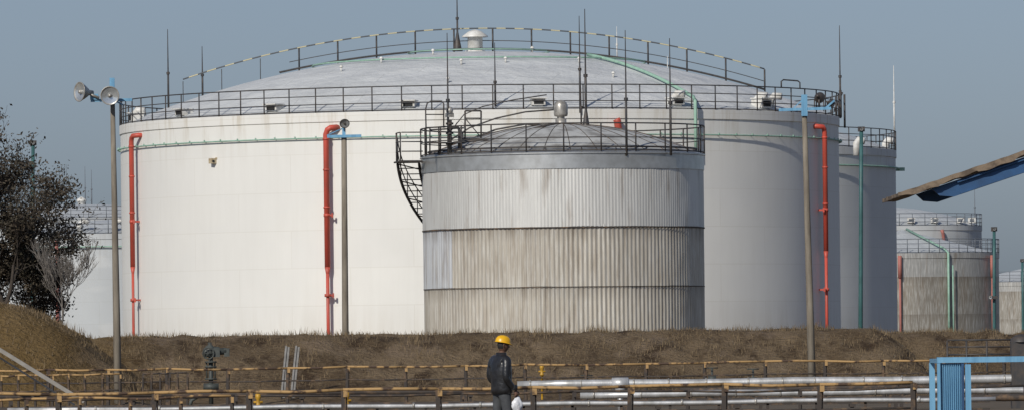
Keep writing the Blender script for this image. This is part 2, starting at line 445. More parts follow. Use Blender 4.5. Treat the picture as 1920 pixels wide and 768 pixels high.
m=MB(); mast(m,1157,50,112,314,0.03); mast(m,1252,105,160,305,0.03)
for px,py in ((812,97),(998,92),(715,112),(865,116),(948,112),(1086,112),(840,150),(640,128),(1150,140)):
    q=roof_hit(px,py+6,c1,R1,zf1); m.tube(q,q+Vector((0,0,0.2)),0.045,n=8); m.lathe([(0.09,0),(0.09,.05),(0.03,.1)],o=q+Vector((0,0,.18)),n=8)
m.obj('roof_nozzles',['white'],T1,world=True)
m=MB()
def hood(px,py,w=0.62,h=0.34,R=R1-0.55):
    q=cyl_hit(px,py,c1,R); d=Vector((q.x-c1[0],q.y-c1[1],0)).normalized(); a=math.atan2(d.y,d.x)
    q.z=max(q.z,zf1(R)+0.1)
    base=Vector((q.x,q.y,zf1(R)))
    m.box(q-Vector((0,0,0.02)),(0.6,w,h*0.8),a)
    m.box(q+Vector((0,0,h*0.45))+d*0.08,(0.8,w+0.12,0.05),a)
    m.box(q+d*0.305-Vector((0,0,0.03)),(0.02,w*0.72,h*0.5),a,1)
    m.box((q+base)/2-Vector((0,0,.1)),(0.4,w*0.7,max(0.2,abs(q.z-base.z))),a)
for px,py in ((345,214),(515,204),(767,197),(1008,191),(1266,190)): hood(px,py)
hood(1428,194,0.8,0.5); hood(256,222,0.6,0.45)
for px,py in ((1445,190),(1418,196),(252,226),(1263,188)):
    q=cyl_hit(px,py,c1,R1-0.7); m.path([Vector((q.x,q.y,zt1+.1)),Vector((q.x,q.y,zt1+.55)),Vector((q.x+.15,q.y-.1,zt1+.75)),Vector((q.x+.5,q.y-.2,zt1+.72))],0.17,10)
m.obj('rim_vents',['white','dark'],T1,world=True)
m=MB()
a=cyl_hit(1465,170,c1,R1+.02); bb=cyl_hit(1500,170,c1,R1+.02)
z0=zt1+1.1; m.path([(a.x,a.y,z0),(a.x,a.y,z0+.3),(a.x+.1,a.y,z0+.38),(bb.x-.1,bb.y,z0+.38),(bb.x,bb.y,z0+.3),(bb.x,bb.y,z0)],0.035,6)
a=P(1576,220,308); m.tube(a,a+Vector((0,0,1.3)),0.07)
m.tube(a+Vector((-0.3,0,0.3)),a+Vector((0.1,0,1.2)),0.05)
a=P(1584,240,306); m.tube(a,a+Vector((0,0,1.6)),0.05)
m.obj('rim_gate',['rail'],T1,world=True)
m=MB(); q=cyl_hit(399,302,c1,R1+0.1); m.box(q,(0.3,0.25,0.24),0.6,0); m.box(q+Vector((0.03,-0.14,-0.01)),(0.1,0.05,0.1),0.6,1)
m.box(q+Vector((0.25,0.02,0.12)),(0.25,0.1,0.08),0.6,0)
m.obj('inspection_box',[pm('beige_box',(0.5,0.42,0.28),(0.3,0.2,0.1),5,0.7),'dark'],T1,world=True)

# second large tank behind
D2=375.0; R2=17.0; c2=P(1680,430,D2).x-R2
T2,zf2=make_tank('storage_tank',c2,D2,R2,12.55,3.2,'tankw2','rooffar','rail',80)
m=MB(); m.ring(R2+0.2,11.5,0.05,n=120)
m.box((R2+.3,0,11.5),(0.5,0.2,0.2),0)
m.obj('green_spray_ring',['green'],T2)
m=MB()
for px in (1606,1660):
    q=P(px,275,362 if px<1650 else 372); m.path([q+Vector((0,0,-.5)),q+Vector((0,0,.2)),q+Vector((.12,0,.38)),q+Vector((.45,-.1,.3))],0.2,10)
m.obj('rim_vents',['white'],T2,world=True)
m=MB(); mast(m,1677,123,248,375,0.045); m.obj('lightning_mast',['white'],T2,world=True)

# far tanks
def far_tank(pxc,pxr,yr,D,rise,wall,roof,cone=False,nr=48,rt=0.032):
    R=(pxr-pxc)/F*D; p=P(pxr,yr,D); cx=p.x-R
    return make_tank('storage_tank',cx,D,R,p.z,rise,wall,roof,'railfar',nr,cone,rt),R,p.z,cx
(T3,zf3),R3,z3,cx3=far_tank(1650,1840,424,600,1.9,'tankfar','rooffar')
m=MB(); q=cyl_hit(1768,436,(cx3,600),R3+0.3); m.path([q+Vector((-.1,0,.3)),q,q+Vector((0.1,.3,-.6)),q+Vector((.1,.3,-1.2))],0.15,8); m.obj('red_foam_riser',['redfar'],T3,world=True)
m=MB()
for px in (1708,1752,1800,1822):
    q=cyl_hit(px,412,(cx3,600),R3-.5); m.box(q,(0.7,0.5,0.5),0); m.box(q+Vector((0,-.26,0)),(.4,.02,.25),0,1)
m.obj('rim_vents',['white','railfar'],T3,world=True)
m=MB(); mast(m,1828,350,420,600,0.05); m.obj('lightning_mast',['railfar'],T3,world=True)
M['clad2']=clad_mat('weathered_cladding_far',9,3.5,6.5,0.52)
(T4,zf4),R4,z4,cx4=far_tank(1690,1872,474,520,2.0,'clad2','rooffar',True,56)
m=MB(); m.ring(R4+0.25,z4-1.0,0.05,n=80)
pa=roof_hit(1700,432,(cx4,520),R4,zf4); pb=cyl_hit(1778,470,(cx4,520),R4+.25)
m.path([pa+Vector((0,0,.15)),Vector((pb.x-.3,pb.y+.6,z4+.35)),Vector((pb.x,pb.y,z4)),Vector((pb.x,pb.y,0))],0.10,8)
m.path([Vector((pb.x+.35,pb.y,z4-1)),Vector((pb.x+.35,pb.y,0))],0.06,8)
m.obj('green_spray_pipes',['green'],T4,world=True)
m=MB()
for px,off in ((1687,.3),(1860,.3)):
    q=cyl_hit(px,480,(cx4,520),R4+off); m.tube((q.x,q.y,z4-.2),(q.x,q.y,z4-2),0.16); m.tube((q.x,q.y,z4-2),(q.x,q.y,0),0.09)
m.obj('red_foam_risers',['redfar'],T4,world=True)
(T5,zf5),R5,z5,cx5=far_tank(1925,2060,527,700,1.6,'clad2','rooffar',True,40)
(T6,zf6),R6,z6,cx6=far_tank(215,405,438,500,1.2,'tankfar','rooffar')
m=MB(); q=cyl_hit(106,445,(cx6,500),R6+.3); m.tube((q.x,q.y,z6-.4),(q.x,q.y,0),0.13); m.obj('red_foam_riser',['redfar'],T6,world=True)
m=MB(); m.ring(R6+.2,z6-1,.05,n=80); m.obj('green_spray_ring',['green'],T6)
m=MB()
for px in (150,215):
    q=cyl_hit(px,425,(cx6,500),R6-.6); m.path([q+Vector((0,0,-.5)),q+Vector((0,0,.2)),q+Vector((.3,0,.5)),q+Vector((.7,0,.3))],0.25,8)
m.obj('rim_vents',['white'],T6,world=True)
(T7,zf7),R7,z7,cx7=far_tank(150,400,410,640,1.6,'tankfar','rooffar')
m=MB(); q=P(153,388,640); m.lathe([(.38,-.4),(.38,.5),(.5,.55),(.5,.75),(.1,1.0),(0.001,1.02)],o=q,n=16); m.obj('crown_vent',['white'],T7,world=True)
m=MB(); mast(m,160,312,385,640,0.05); mast(m,172,318,385,640,0.05); mast(m,125,308,385,640,.05); m.obj('lightning_masts',['railfar'],T7,world=True)

# ---------------- small clad tank ----------------
D3=255.0; R=5.60; cS=P(1056.5,430,D3); cs=(cS.x,D3); TS=empty('clad_storage_tank',(cs[0],cs[1],0))
zt=9.02; zj2=6.16; zj1=3.83; zb=8.45
M['clad']=clad_mat('corrugated_cladding',R,zj1,zj2)
NW=190
def corr(mb,r0,z0,z1,amp,nw,jit=0.0,seedv=0):
    n=nw*6
    def jz(a): return jit*noise.noise(Vector((math.cos(a)*3,math.sin(a)*3,seedv)))
    vs=[]
    for kz in range(5):
        for j in range(n):
            a=2*math.pi*j/n; dent=0.016*noise.noise(Vector((math.cos(a)*9,math.sin(a)*9,kz*1.3+seedv)))
            rr=r0+amp*math.cos(nw*a)+dent
            z=z0+(z1-z0)*kz/4+(jz(a) if kz==0 else 0)
            vs.append((rr*math.cos(a),rr*math.sin(a),z))
    fs=[]
    for k in range(4):
        for j in range(n):
            j2=(j+1)%n; fs.append([k*n+j,k*n+j2,(k+1)*n+j2,(k+1)*n+j])
    mb.add(vs,fs)
m=MB()
corr(m,R,zj2,zb,0.006,260,0.05,1); corr(m,R-0.02,zj1,zj2+0.1,0.017,NW,0.06,2); corr(m,R-0.035,0,zj1+0.1,0.022,NW,0,3)
m.obj('corrugated_cladding',['clad'],TS)
m=MB(); m.lathe([(R+.02,zb-0.04),(R+.035,zb-.04),(R+.035,zt-.05),(R+.09,zt-.03),(R+.09,zt+.02),(R-.2,zt+.1)],n=160,smooth=True)
o=m.obj('smooth_top_band',['alu'],TS)
try: o.data.set_sharp_from_angle(angle=math.radians(30))
except Exception: pass
m=MB(); m.lathe([(R+.025,zj2-.05),(R+.04,zj2-.03),(R+.03,zj2+.0)],n=160); m.lathe([(R+.0,zj1-.03),(R+.015,zj1-.02),(R+.005,zj1+.0)],n=160)
m.obj('joint_flashing',['rustdk'],TS)
rise=1.22; zr=dome_z(R-0.15,zt+0.08,rise)
m=MB(); m.lathe([((R-.15)*(1-i/14)+0.001,zr((R-.15)*(1-i/14))) for i in range(15)],n=96)
m.obj('roof',[pm('grey_roof_sheet',(0.50,0.50,0.48),(0.28,0.27,0.25),1.2,0.5,0.1,lo=.45,hi=.62,bmp=.2)],TS)
m=MB()
for k in range(32):
    a=2*math.pi*k/32+0.05
    m.path([((0.35+(R-.6)*i/8)*math.cos(a),(0.35+(R-.6)*i/8)*math.sin(a),zr(0.35+(R-.6)*i/8)+0.005) for i in range(9)],0.016,4)
m.obj('roof_ribs',['rustdk'],TS)
m=MB(); m.lathe([(0.22,0),(0.22,0.3),(0.15,0.32),(0.15,0.4),(0.26,0.42),(0.28,0.5),(0.28,0.85),(0.22,0.98),(0.08,1.06),(0.001,1.07)],o=(-0.05,0,zr(0)-0.1),n=20)
m.obj('roof_vent',['lamp'],TS)
mm=MB(); mast(mm,1099,17,244,D3-1.2,0.045,(0.2,1.0)); mast(mm,841,62,292,251.9,0.042); mast(mm,1175,57,292,249.9,0.042); mast(mm,1258,72,292,251,0.042); mast(mm,1090,160,236,D3+2,0.03)
mm.obj('lightning_masts',['rail'],TS,world=True)
m=MB(); ring_rail(m,R+0.05,zt+0.05,h=1.1,n=24,t=0.028,rails=2,ns=96); m.ring(R-.25,zt+.24,0.04,n=90,seg=5)
for k in range(24):
    a=2*math.pi*(k+.5)/24; m.tube(((R-.25)*math.cos(a),(R-.25)*math.sin(a),zt+.08),((R-.25)*math.cos(a),(R-.25)*math.sin(a),zt+.24),0.02,n=4)
m.obj('rim_railing',['rail'],TS)
m=MB(); Ri,Ro=R+0.12,R+0.98; a0=math.radians(186); zl=zt-0.15
m.path([(Ri*math.cos(a0+.12),Ri*math.sin(a0+.12),zl),(Ro*math.cos(a0+.12),Ro*math.sin(a0+.12),zl)],0.05,4)
for i in range(9):
    a=a0+0.14-i*0.035; m.bar((Ri*math.cos(a),Ri*math.sin(a),zl),((Ro+.15)*math.cos(a),(Ro+.15)*math.sin(a),zl),0.19,0.04)
for a in (a0+.14,a0,a0-.14):
    rr=Ro+.05
    m.tube((rr*math.cos(a),rr*math.sin(a),zl),(rr*math.cos(a),rr*math.sin(a),zl+1.15),0.03,n=5)
for hz in (0.4,0.78,1.15): m.ring(Ro+.05,zl+hz,0.025,n=6,a0=a0-.14,a1=a0+.14,seg=5); m.tube((Ro*math.cos(a0+.14),Ro*math.sin(a0+.14),zl+hz),(Ri*math.cos(a0+.14),Ri*math.sin(a0+.14),zl+hz),0.025,n=5)
ns=40; tot=math.radians(112)
st=[]
for i in range(ns+1):
    a=a0-0.14-tot*i/ns; z=zl-(zl-0.1)*i/ns; st.append((a,z))
    m.bar((Ri*math.cos(a),Ri*math.sin(a),z),(Ro*math.cos(a),Ro*math.sin(a),z),0.24,0.035)
    if i%3==0:
        m.tube((Ro*math.cos(a),Ro*math.sin(a),z),(Ro*math.cos(a),Ro*math.sin(a),z+1.0),0.022,n=5)
        m.tube((R*math.cos(a),R*math.sin(a),z-.3),(Ro*math.cos(a),Ro*math.sin(a),z-.05),0.025,n=4)
for rr in (Ri,Ro): m.path([(rr*math.cos(a),rr*math.sin(a),z-.04) for a,z in st],0.06,4)
for hz in (0.5,1.0): m.path([(Ro*math.cos(a),Ro*math.sin(a),z+hz) for a,z in st],0.024,5)
m.obj('helical_stair',['rail'],TS)
m=MB()
def pt(px,py,D=252.5): return P(px,py,D)
def ln(l,r=0.03,D=252.5,n=6): m.path([pt(x,y,D) for x,y in l],r,n)
ln([(800,292),(798,205),(801,194),(808,190),(828,190),(832,195),(832,240)],0.028,251.6)
ln([(798,215),(832,215)],0.022,251.6); ln([(797,240),(835,238)],0.03,251.6)
for x in (872,902): ln([(x,262),(x,208)],0.035,253)
ln([(872,208),(902,208)],0.035,253); ln([(872,222),(902,222)],0.025,253); ln([(872,236),(902,236)],0.025,253)
ln([(872,222),(902,258)],0.02,253)
for x in (872,902): ln([(x,262),(x,212)],0.03,255)
m.bar(pt(866,262,254),pt(908,262,254),2.0,0.05)
m.bar(pt(800,268,252),pt(866,268,252),0.9,0.04)
for x in (806,826,860): ln([(x,290),(x,240)],0.03,252)
ln([(806,244),(870,240)],0.03,252)
ln([(843,292),(843,225)],0.09,252,10); ln([(843,240),(858,238),(862,246),(862,290)],0.06,252,8)
for y in (232,250,270): m.lathe([(0.15,-.04),(0.15,.04)],o=pt(843,y,252),n=10)
for pxx,pyy in ((843,218),(862,236)): m.lathe([(0.18,-.02),(0.18,.02)],o=pt(pxx,pyy,251.8),axis=(0.3,-1,0),n=12)
ln([(835,286),(880,262),(930,243),(985,233),(1030,236)],0.035,254,8)
ln([(835,292),(885,270),(940,252),(1000,241),(1045,232)],0.028,253,8)
ln([(850,268),(905,262),(930,268)],0.05,252,8)
m.obj('gauging_platform',['rail'],TS,world=True)
m=MB()
m.path([P(x,y,288) for x,y in ((846,245),(870,215),(905,200),(960,188),(1025,178))],0.025,6); m.path([P(x,y,288) for x,y in ((846,262),(880,240),(930,222),(985,210),(1040,206))],0.035,6)
m.obj('vent_hoses',['rail'],T1,world=True)
m=MB(); q=P(843,216,252); m.box(q,(.28,.25,.16),.3); m.lathe([(0.12,0),(0.15,.1),(0.1,.22),(0.01,.25)],o=q+Vector((0,0,.08)),n=10)
m.obj('gauge_head',['lamp'],TS,world=True)
m=MB(); q=P(1302,628,247); m.bar(q+Vector((-.55,0,.05)),q+Vector((.55,0,0)),0.8,0.06); m.tube(q+Vector((0,0,-.04)),Vector((q.x,q.y,0)),.25,n=12)
m.obj('foot_platform',['alu'],TS,world=True)

# ---------------- floodlight poles ----------------
def flood(mb,o,axis,s=1.0):
    mb.lathe([(0.001,-0.30*s),(0.06*s,-0.30*s),(0.07*s,-0.18*s),(0.12*s,-0.12*s),(0.2*s,0.0),(0.25*s,0.1*s),(0.265*s,0.11*s),(0.265*s,0.13*s),(0.245*s,0.13*s),(0.18*s,0.04*s),(0.09*s,-0.05*s),(0.001,-0.07*s)],o=o,axis=axis,n=24,mat=0)
    mb.lathe([(0.235*s,0.105*s),(0.10*s,0.06*s),(0.001,0.05*s)],o=o,axis=axis,n=24,mat=1)
    mb.lathe([(0.05*s,0.02*s),(0.06*s,.09*s),(0.04*s,.14*s),(0.001,0.15*s)],o=o,axis=axis,n=12,mat=0)
def pole(px_t,y_t,px_b,D,rt,rb,mat):
    t=P(px_t,y_t,D); bx=P(px_b,700,D).x
    e=empty('floodlight_pole',(bx,D,0))
    m=MB(); m.path([(bx,D,-0.1),(bx+(t.x-bx)*.33,D,t.z*.33),(bx+(t.x-bx)*.66,D,t.z*.66),(t.x,D,t.z)],[rb,rb*.67+rt*.33,rb*.33+rt*.67,rt],12)
    m.obj('post',[mat],e,world=True); return e,t
e,t=pole(211,192,221,178,0.065,0.115,'conc')
m=MB(); m.bar(t+Vector((-.6,-.08,.05)),t+Vector((.55,-.08,.06)),0.06,0.08); m.box(t+Vector((0,-.08,.4)),(0.14,0.06,0.55)); m.bar(t+Vector((.1,-.1,.02)),t+Vector((.3,-.1,-.08)),.04,.04)
m.box(t+Vector((-.5,-.1,.15)),(.22,.1,.16))
m.obj('blue_bracket',['blue'],e,world=True)
m=MB(); flood(m,P(206,179,177.6),(0.05,-1,-.12),1.0); flood(m,P(156,173,177.7),(-0.80,-.6,.05),1.05)
m.tube(P(164,175,177.8),P(186,184,177.8),0.035); m.tube(P(206,180,177.8),P(206,192,177.8),.035)
m.obj('floodlights',['lamp','glass'],e,world=True)
e,t=pole(645,256,648,228,0.095,0.125,'conc')
m=MB(); m.bar(t+Vector((-.6,-.15,0)),t+Vector((.62,-.15,.01)),0.08,0.10); m.box(t+Vector((0,-.1,.32)),(0.12,0.06,0.55)); m.tube(t+Vector((-.6,-.15,.04)),t+Vector((0,-.1,.3)),.02)
m.obj('blue_bracket',['blue'],e,world=True)
m=MB(); flood(m,t+Vector((0.03,-.3,.48)),(0.1,-1,-.5),0.68); m.obj('floodlight',['rail','glass'],e,world=True)
e,t=pole(1508,208,1523,180,0.07,0.115,'conc')
m=MB(); m.bar(t+Vector((-.72,-.08,.03)),t+Vector((.75,-.08,.06)),0.06,0.08); m.box(t+Vector((0,-.1,.15)),(0.17,0.06,0.6)); m.bar(t+Vector((-.3,-.08,.08)),t+Vector((0,-.08,.35)),.03,.03); m.bar(t+Vector((.6,-.08,.07)),t+Vector((.85,-.08,.28)),.04,.05)
m.obj('blue_bracket',['blue'],e,world=True)
m=MB(); flood(m,t+Vector((.42,.05,.38)),(.35,1,-.2),.6); m.tube(t+Vector((.42,0,.08)),t+Vector((.42,.0,.4)),.03); flood(m,t+Vector((.72,0,.2)),(0.6,.8,-.3),.5)
m.obj('floodlights',['rail','glass'],e,world=True)
for a in ((1615,246,1613,262,.075,.10),(62,272,60,262,.07,.09),(1864,432,1864,300,.07,.09),(1917,490,1919,420,.08,.1)):
    e,t=pole(*a,'teal')
    m=MB(); m.box(t+Vector((0,0,.08)),(.28,.16,.2)); flood(m,t+Vector((0,-.12,.1)),(0,-1,-.4),.35); m.obj('lamp_head',['rail','glass'],e,world=True)
    if a[0]==1864:
        m=MB(); flood(m,P(1858,556,299),(-.6,-.8,-.2),.4); m.box(P(1864,557,299.8),(.3,.2,.14)); m.obj('lower_floodlight',['rail','glass'],e,world=True)

# ---------------- railings ----------------
def railing(x0,x1,D,z,sp,phase,postw,topr=0.032,seed=1,zm=(0.62,),sag=1.0,topm='rusty'):
    rnd=random.Random(seed)
    e=empty('guard_railing',((x0+x1)/2,D,0)); top=MB(); po=MB()
    k0=math.ceil((x0-phase)/sp); xs=[phase+sp*k for k in range(k0,int((x1-phase)//sp)+1)]
    prev=None
    for n_,x in enumerate(xs):
        h=z+rnd.uniform(-.025,.025)*sag; lean=rnd.uniform(-.03,.03)*sag
        po.bar((x,D,-0.05),(x+lean,D,h),postw,postw*0.5)
        po.bar((x+postw*.7,D+.03,-0.05),(x+lean+postw*.7,D+.03,h-.01),postw*.35,postw*0.3)
        top.bar((x+lean,D-.04,h-.07),(x+lean+postw,D-.04,h-.07),.02,.10)
        if prev:
            px_,ph=prev
            mid=Vector(((px_+x)/2,D+rnd.uniform(-.01,.01),(ph+h)/2+rnd.uniform(-.03,.012)*sag))
            top.path([(px_,D,ph),mid,(x+lean,D,h)],topr,6)
            for q in zm: po.path([(px_,D,ph*q),(mid.x,mid.y,mid.z*q+rnd.uniform(-.015,.015)),(x,D,h*q)],topr*.75,5)
        prev=(x+lean,h)
    top.obj('top_rail',[topm],e,world=True); po.obj('posts_and_mid_rail',['rustdk'],e,world=True)
xp=P(1000,740,106).x
railing(-9.5,7.6,106,0.94,1.572,xp,0.075,seed=2,zm=(0.55,),topr=.028)
xp=P(985,700,166).x
railing(-16,16.5,166,1.10,1.549,xp,0.07,seed=5,zm=(0.70,0.35),topr=.03)
railing(-13.3,-9.5,160,1.0,0.42,-13.2,0.045,seed=6,zm=(0.6,),topr=.025)
railing(-9.2,-8.0,158,1.05,0.22,-9.15,0.04,seed=8,zm=(0.6,),topr=.02,topm='rustdk')
railing(-14,14,136,0.62,2.4,-13.1,0.06,seed=9,zm=(0.6,),topr=.025,topm='rustdk')
railing(-9.5,-4.2,112,0.80,0.9,-9.4,0.05,seed=12,zm=(0.6,),topr=.024)
e=empty('black_handrail',(12,186,0)); m=MB()
for px in (1776,1812,1850,1903):
    q=P(px,638,186); m.tube((q.x,186,0),q,.03,n=6)
for yy in (637,650,664): m.tube(P(1776,yy,186),P(1906,yy-1,186),.025,n=6)
m.obj('rails',['rail'],e,world=True)

# ---------------- pipelines ----------------
def pipeline(x0,x1,D,z,r,mat,bands=1.0,supports=4.0,name='insulated_pipeline'):
    e=empty(name,((x0+x1)/2,D,0)); m=MB()
    n=max(2,int((x1-x0)/1.2)); pts=[(x0+(x1-x0)*i/n,D,z+0.012*math.sin(i*1.7+D)) for i in range(n+1)]
    m.path(pts,r,20); 
    m.obj('pipe',[mat],e,world=True)
    b=MB()
    if bands:
        x=x0+.3; rn=random.Random(int(D))
        while x<x1:
            b.lathe([(r+.006,-.02),(r+.016,-.015),(r+.016,.015),(r+.006,.02)],o=(x,D,z),axis=(1,0,0),n=20); x+=bands*rn.uniform(.7,1.3)
        b.obj('bands',['lamp'],e,world=True)
    s=MB(); x=x0+1
    while x<x1:
        s.box((x,D,z-r-.04),(.12,.5,.06)); s.bar((x,D-.18,0),(x,D-.18,z-r-.06),.06,.06); s.bar((x,D+.18,0),(x,D+.18,z-r-.06),.06,.06); x+=supports
    s.obj('supports',['rustdk'],e,world=True)
    return e
zp=P(1300,717,150).z
e=pipeline(P(970,718,150).x,13.2,150,zp,0.10,'pipealu')
m=MB(); q=P(1163,722,149.9); m.lathe([(.11,-.2),(.15,-.19),(.15,.19),(.11,.2)],o=(q.x,150,zp),axis=(1,0,0),n=20); m.tube((q.x,149.9,zp-.05),(q.x,149.9,.5),.12,n=16); m.tube((q.x,149.9,.5),(q.x,149.9,0),.07,n=16)
m.obj('valve_jacket',['pipealu'],e,world=True)
pipeline(4.0,13.2,153,zp-.19,0.06,'rustdk',bands=0,name='steel_pipeline')
pipeline(1.5,12.6,142,0.50,0.075,'pipealu',supports=3)
pipeline(-9.0,8.6,114,P(500,763,114).z,0.04,'pipealu',bands=1.5)
pipeline(-14,0,152,0.55,0.07,'rustdk',bands=0,name='steel_pipeline')
pipeline(-14,14,132,0.42,0.07,'rustdk',bands=0,name='steel_pipeline')
pipeline(-14,-1,140,0.34,0.05,'pipealu',bands=1.2)
e=empty('cable_rack',(0,118,0)); m=MB()
for dz in (0.50,0.36): m.bar((-8.8,118,dz),(8.8,118,dz),.05,.04)
x=-8.8
while x<8.8: m.bar((x,118,0),(x,118,.52),.05,.05); x+=0.9
m.obj('frame',['rustdk'],e,world=True)

# ---------------- motorised valve ----------------
e=empty('motorised_valve',(P(400,700,170).x,170,0)); m=MB()
q=P(402,660,170)
m.lathe([(0.001,-.3),(.11,-.3),(.13,-.25),(.13,.1),(.09,.13),(.09,.3),(.001,.31)],o=q+Vector((0.02,0,.02)),axis=(1,0,0.05),n=16)
m.lathe([(.12,-.12),(.14,-.1),(.14,.12),(.10,.17),(.05,.2),(.05,.27),(.001,.27)],o=q+Vector((-.12,0,.0)),n=16)
m.box(q+Vector((.05,-.12,-.02)),(.2,.1,.2)); m.box(q+Vector((.33,0,0)),(.14,.16,.22))
m.tube(q+Vector((-.1,0,-.1)),Vector((q.x-.1,170,.15)),.06,n=12)
for dz in (-.25,-.38,-.7): m.lathe([(.001,-.02),(.16,-.02),(.16,.02),(.001,.02)],o=Vector((q.x-.1,170,q.z+dz)),n=16)
for k in (-1,1): m.tube(Vector((q.x-.1+.11*k,170,q.z-.25)),Vector((q.x-.1+.11*k,170,q.z-.7)),.02)
m.path([Vector((q.x-.1,170,.45)),Vector((q.x-.35,170,.42)),Vector((q.x-.62,170,.25)),Vector((q.x-.7,170,0))],.05,8)
m.tube(Vector((q.x-.3,170,.6)),Vector((q.x+.1,170,.6)),.1,n=12)
a=q+Vector((-.15,-.22,-.02)); pts=[a+Vector((.15*math.cos(i*.524),0,.15*math.sin(i*.524))) for i in range(12)]; m.path(pts,.018,6,closed=True)
for i in (0,2,4): m.tube(pts[i],pts[i+6],.012,n=5)
m.tube(a,a+Vector((0,.15,0)),.03)
m.obj('actuator_body',['valve'],e,world=True)
e=empty('leaning_steel_channels',(P(540,700,172).x,172,0)); m=MB()
for px,pt_ in ((528,537),(546,556)):
    a=P(px,745,171.5); bq=P(pt_,650,172.6); m.bar(a,bq,.05,.13)
    m.bar(a+Vector((.05,-.02,0)),bq+Vector((.05,-.02,0)),.08,.02)
m.obj('channels',[pm('galvanised_channel',(.26,.25,.235),(.17,.16,.145),4,.6,.3)],e,world=True)
e=empty('stair_stringer',(P(60,700,150).x,150,0)); m=MB()
m.bar(P(-60,618,150),P(158,752,150),.1,.09); m.bar(P(-60,632,150.6),P(140,758,150.6),.04,.04)
for k in range(7):
    a=P(-30+k*28,640+k*17,150); m.bar(a,a+Vector((0,.6,0)),.12,.03)
m.obj('stringer',[pm('pale_galvanised',(.33,.31,.28),(.24,.22,.19),3,.6,.2)],e,world=True)
for px,py,D in ((484,748,125),(1016,692,168),(650,745,125)):
    q=P(px,py,D); e=empty('yellow_valve',(q.x,D,0)); m=MB()
    m.lathe([(.001,.12),(.05,.11),(.06,.04),(.04,0),(.04,-.1),(.06,-.12),(.06,-.15),(.03,-.16),(.03,-q.z)],o=q,n=14); m.tube(q+Vector((-.09,0,-.05)),q+Vector((.09,0,-.05)),.025); m.lathe([(.001,0),(.07,0),(.07,.015),(.001,.015)],o=q+Vector((0,0,.14)),n=14)
    m.obj('body',['yellow'],e,world=True)
for px,py,D in ((1335,690,170),(1412,692,170),(1100,704,168)):
    q=P(px,py,D); e=empty('gate_valve',(q.x,D,0)); m=MB()
    m.lathe([(.15,0),(.17,.015),(.15,.03)],o=q,n=16); m.tube((q.x,D,0),q,.03); m.lathe([(.001,0),(.1,0),(.12,-.2),(.06,-.35)],o=q-Vector((0,0,.2)),n=12); m.tube(q+Vector((-.15,0,.015)),q+Vector((.15,0,.015)),.015)
    m.obj('body',['valve'],e,world=True)

# ---------------- blue canopy & blue shelter at right ----------------
e=empty('blue_canopy',(P(2060,500,96).x,96,0)); m=MB()
a=P(1688,361,95); bq=P(2140,208,95); L=(bq-a).length; dirv=(bq-a).normalized()
def offb(d,y,k): p=a+dirv*d; return Vector((p.x,y,p.z-k))
nU=120; vs=[];fs=[]
TH=.075
for lay in (0,1):
    for j in range(13):
        for i in range(nU+1):
            d=i/nU*L; y=95+4.5*j/12
            p=a+dirv*d; wv=.010*math.sin(d*17)+.014*noise.noise(Vector((d*2.3,y*.6,1)))
            step=(-.02 if (d%1.2)<.6 else 0)
            th=min(TH,.03+d*.25)
            zz_=p.z+(wv*.5 if lay==0 else -th+wv+step)
            ex=-0.10*noise.noise(Vector((y*1.7,0,0)))*(1 if i==0 else 0)
            vs.append((p.x+ex,y,zz_))
W=nU+1
for lay in (0,1):
    o_=lay*13*W
    for j in range(12):
        for i in range(nU): q=o_+j*W+i; fs.append([q,q+1,q+W+1,q+W])
for i in range(nU): fs.append([i,i+1,13*W+i+1,13*W+i])
for j in range(12): fs.append([j*W,(j+1)*W,13*W+(j+1)*W,13*W+j*W])
m.add(vs,fs,0,False)
m.obj('roof_sheets',[pm('rusty_fibre_sheet',(.22,.165,.115),(.10,.075,.055),4.5,.9,lo=.42,hi=.58,bmp=.4)],e,world=True)
m=MB(); 
for y in (95.12,98.8):
    b0,b1=.10,.33
    m.add([offb(.50,y,b0),offb(L,y,b0),offb(L,y,b1),offb(.85,y,b1),offb(.62,y,b0+.14),
       offb(.50,y+.1,b0),offb(L,y+.1,b0),offb(L,y+.1,b1),offb(.85,y+.1,b1),offb(.62,y+.1,b0+.14)],
      [[0,1,2,3,4],[9,8,7,6,5],[0,4,9,5],[4,3,8,9],[3,2,7,8],[0,5,6,1],[1,6,7,2]],0,False)
m.bar(offb(.9,95.09,.135),offb(L,95.09,.135),.06,.018); m.bar(offb(.95,95.09,.315),offb(L,95.09,.315),.06,.018)
for d in (0.9,1.6,2.3,3.0): m.bar(offb(d,95.3,.2),offb(d,98.8,.2),.07,.06)
for y in (95.17,98.85): q=offb(2.9,y,.36); m.bar(Vector((q.x,y,0)),q,.14,.14)
m.obj('blue_frame',['bluedk'],e,world=True)

e=empty('blue_shelter',(P(1840,700,92).x,92,0)); m=MB()
p=P(1757,680,92); q=P(1808,680,92)
zt_=p.z; n=13
prof=[]
for i in range(n):
    xa=p.x+(q.x-p.x)*i/n; wd=(q.x-p.x)/n
    prof+=[(xa,92.05),(xa+wd*.5,92.05),(xa+wd*.6,92.02),(xa+wd*.9,92.02)]
prof.append((q.x,92.05)); vs=[]
for x,y in prof: vs+=[(x,y,0),(x,y,zt_)]
m.add(vs,[[2*k,2*k+2,2*k+3,2*k+1] for k in range(len(prof)-1)],0,False)
x1_=P(1990,680,92).x
m.box(((p.x+x1_)/2,92.06,zt_+.045),(x1_-p.x,.16,.08))
m.box((p.x+.02,91.98,zt_/2),(.045,.06,zt_)); m.box((q.x+.05,92.0,zt_/2-.01),(.08,.1,zt_-.02),0,0)
m.box((q.x-.03,91.97,zt_*.5),(.03,.05,zt_-.02),0,1)
m.box((x1_-.05,92.02,zt_/2),(.1,.1,zt_),0,1)
m.box(((p.x+x1_)/2,93.6,zt_+.03),(x1_-p.x,.1,.06)); 
